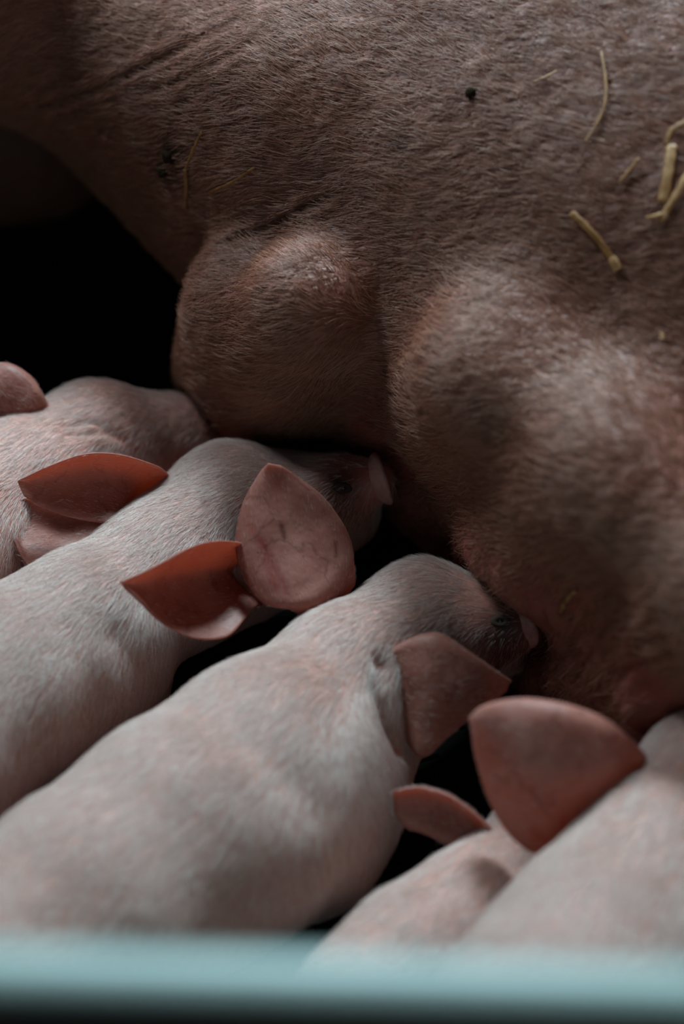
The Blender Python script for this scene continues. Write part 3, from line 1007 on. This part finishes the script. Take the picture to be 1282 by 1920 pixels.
# ------------------------------------------------------------------ straw and dirt on the sow
def straw(path, width, mat, label, lift=0.0028, hollow=True, category='straw', group='straws lying on the sow'):
    """a flattened stalk laid over the coat along a picture path (px, py[, extra lift])"""
    P3 = []
    for q in path:
        p, n = hit(SOW, q[0], q[1])
        if p is None:
            p, n = P3[-1] if P3 else (at(q[0], q[1], 0.3), np.array([0, 0, 1.0]))
        P3.append((p + n * (lift + (q[2] if len(q) > 2 else 0)), n))
    C = np.array([p for p, n in P3]); Nn = np.array([n for p, n in P3]); Nn = np.tile(Nn.mean(0) / np.linalg.norm(Nn.mean(0)), (len(C), 1))
    m = 14
    cs = np.array([catmull(C, j / m) for j in range(m + 1)])
    tg = np.gradient(cs, axis=0); tg /= np.linalg.norm(tg, axis=1, keepdims=True)
    vs, fs = [], []
    k = 8
    for j in range(m + 1):
        s = np.cross(tg[j], Nn[0]); s /= np.linalg.norm(s)
        w = width * (1.0 if 0 < j < m else 0.6) * (1 + 0.12 * math.sin(j * 2.1))
        for i in range(k):
            a = 2 * math.pi * i / k
            fl = 0.35 if math.sin(a) > 0 else 0.25
            groove = -0.2 * width * math.exp(-(math.cos(a) / 0.35) ** 2) if math.sin(a) > 0 else 0
            vs.append(cs[j] + s * math.cos(a) * w + Nn[0] * (math.sin(a) * w * fl + groove))
    for j in range(m):
        for i in range(k):
            a, b = j * k + i, j * k + (i + 1) % k
            fs.append((a, b, b + k, a + k))
    fs.append(tuple(range(k))[::-1]); fs.append(tuple(range(m * k, m * k + k)))
    o = mesh_object('straw', vs, fs, mat)
    tag(o, label, category, group)
    return o


straw([(1262, 275), (1254, 330), (1245, 385)], 0.0030, M['straw'], 'widest flat straw, standing upright by the right edge of the flank')
straw([(1290, 236, 0.002), (1262, 250, .001), (1250, 278)], 0.0018, M['straw_dark'], 'brown bent straw end above the widest flat straw')
straw([(1300, 318, 0.001), (1268, 372), (1240, 418)], 0.0021, M['straw'], 'pale slanting straw crossing the foot of the widest one')
straw([(1073, 400), (1105, 430), (1135, 465), (1160, 502)], 0.0020, M['straw_dark'], 'olive straw stalk with a pale knot at its lower end, lying alone mid-flank')
straw([(1150, 484, .0006), (1156, 494, .001), (1162, 508, .0006)], 0.0026, M['straw'], 'pale husk at the lower end of the olive stalk', 0.0030)
straw([(1128, 100), (1137, 150), (1136, 200), (1118, 240), (1098, 272)], 0.0008, M['straw_dark'], 'long thin curved straw near the top right')
straw([(1003, 158), (1022, 150), (1046, 138)], 0.0009, M['straw_dark'], 'short thin straw scrap near the top of the flank')
straw([(1162, 346), (1180, 325), (1200, 300)], 0.0011, M['straw_dark'], 'thin rusty straw scrap left of the widest flat straw')
straw([(352, 392), (355, 345), (353, 315)], 0.0014, M['straw_dark'], 'forked straw stem in the shade beside the dark dung patch')
straw([(353, 318), (368, 280), (384, 246)], 0.0009, M['straw_dark'], 'thin upper branch of the straw in the shade')
straw([(1215, 412, .001), (1232, 408, .001), (1246, 402)], 0.0011, M['straw'], 'whitish chaff fleck at the foot of the pale slanting straw')
straw([(1238, 628), (1244, 632), (1242, 640)], 0.0011, M['straw'], 'tiny yellow chaff crumb low on the right flank')
straw([(1052, 1142), (1068, 1125), (1086, 1104)], 0.0011, M['straw'], 'yellow straw scrap stuck above the teat at the lower right')
straw([(398, 358), (440, 340), (482, 312)], 0.0008, M['straw_dark'], 'faint brown straw right of the forked stem, in shade')


def clod(px, py, r, label, seed):
    p, n = hit(SOW, px, py)
    rr = np.random.default_rng(seed)
    vs, fs = [], []
    a, b = 9, 12
    u = np.cross(n, [1.0, 0, 0]); u /= np.linalg.norm(u); w = np.cross(n, u)
    for i in range(a + 1):
        th = math.pi * i / a
        for j in range(b):
            ph = 2 * math.pi * j / b
            k = r * (1 + 0.25 * rr.normal()) if 0 < i < a else r * 0.8
            vs.append(p + n * (0.002 + 0.55 * k * math.cos(th)) + (u * math.cos(ph) + w * math.sin(ph)) * k * math.sin(th))
    for i in range(a):
        for j in range(b):
            q, s = i * b + j, i * b + (j + 1) % b
            fs.append((q, s, s + b, q + b))
    o = mesh_object('dung_crumb', vs, fs, M['dirt'])
    tag(o, label, 'dirt', 'dung crumbs on the sow')


clod(884, 176, 0.0031, 'black dung crumb stuck high on the sow flank', 1)
clod(318, 292, 0.0040, 'dark dung clump beside the forked straw, upper crumb', 2)
clod(308, 322, 0.0034, 'dark dung clump beside the forked straw, lower crumb', 3)
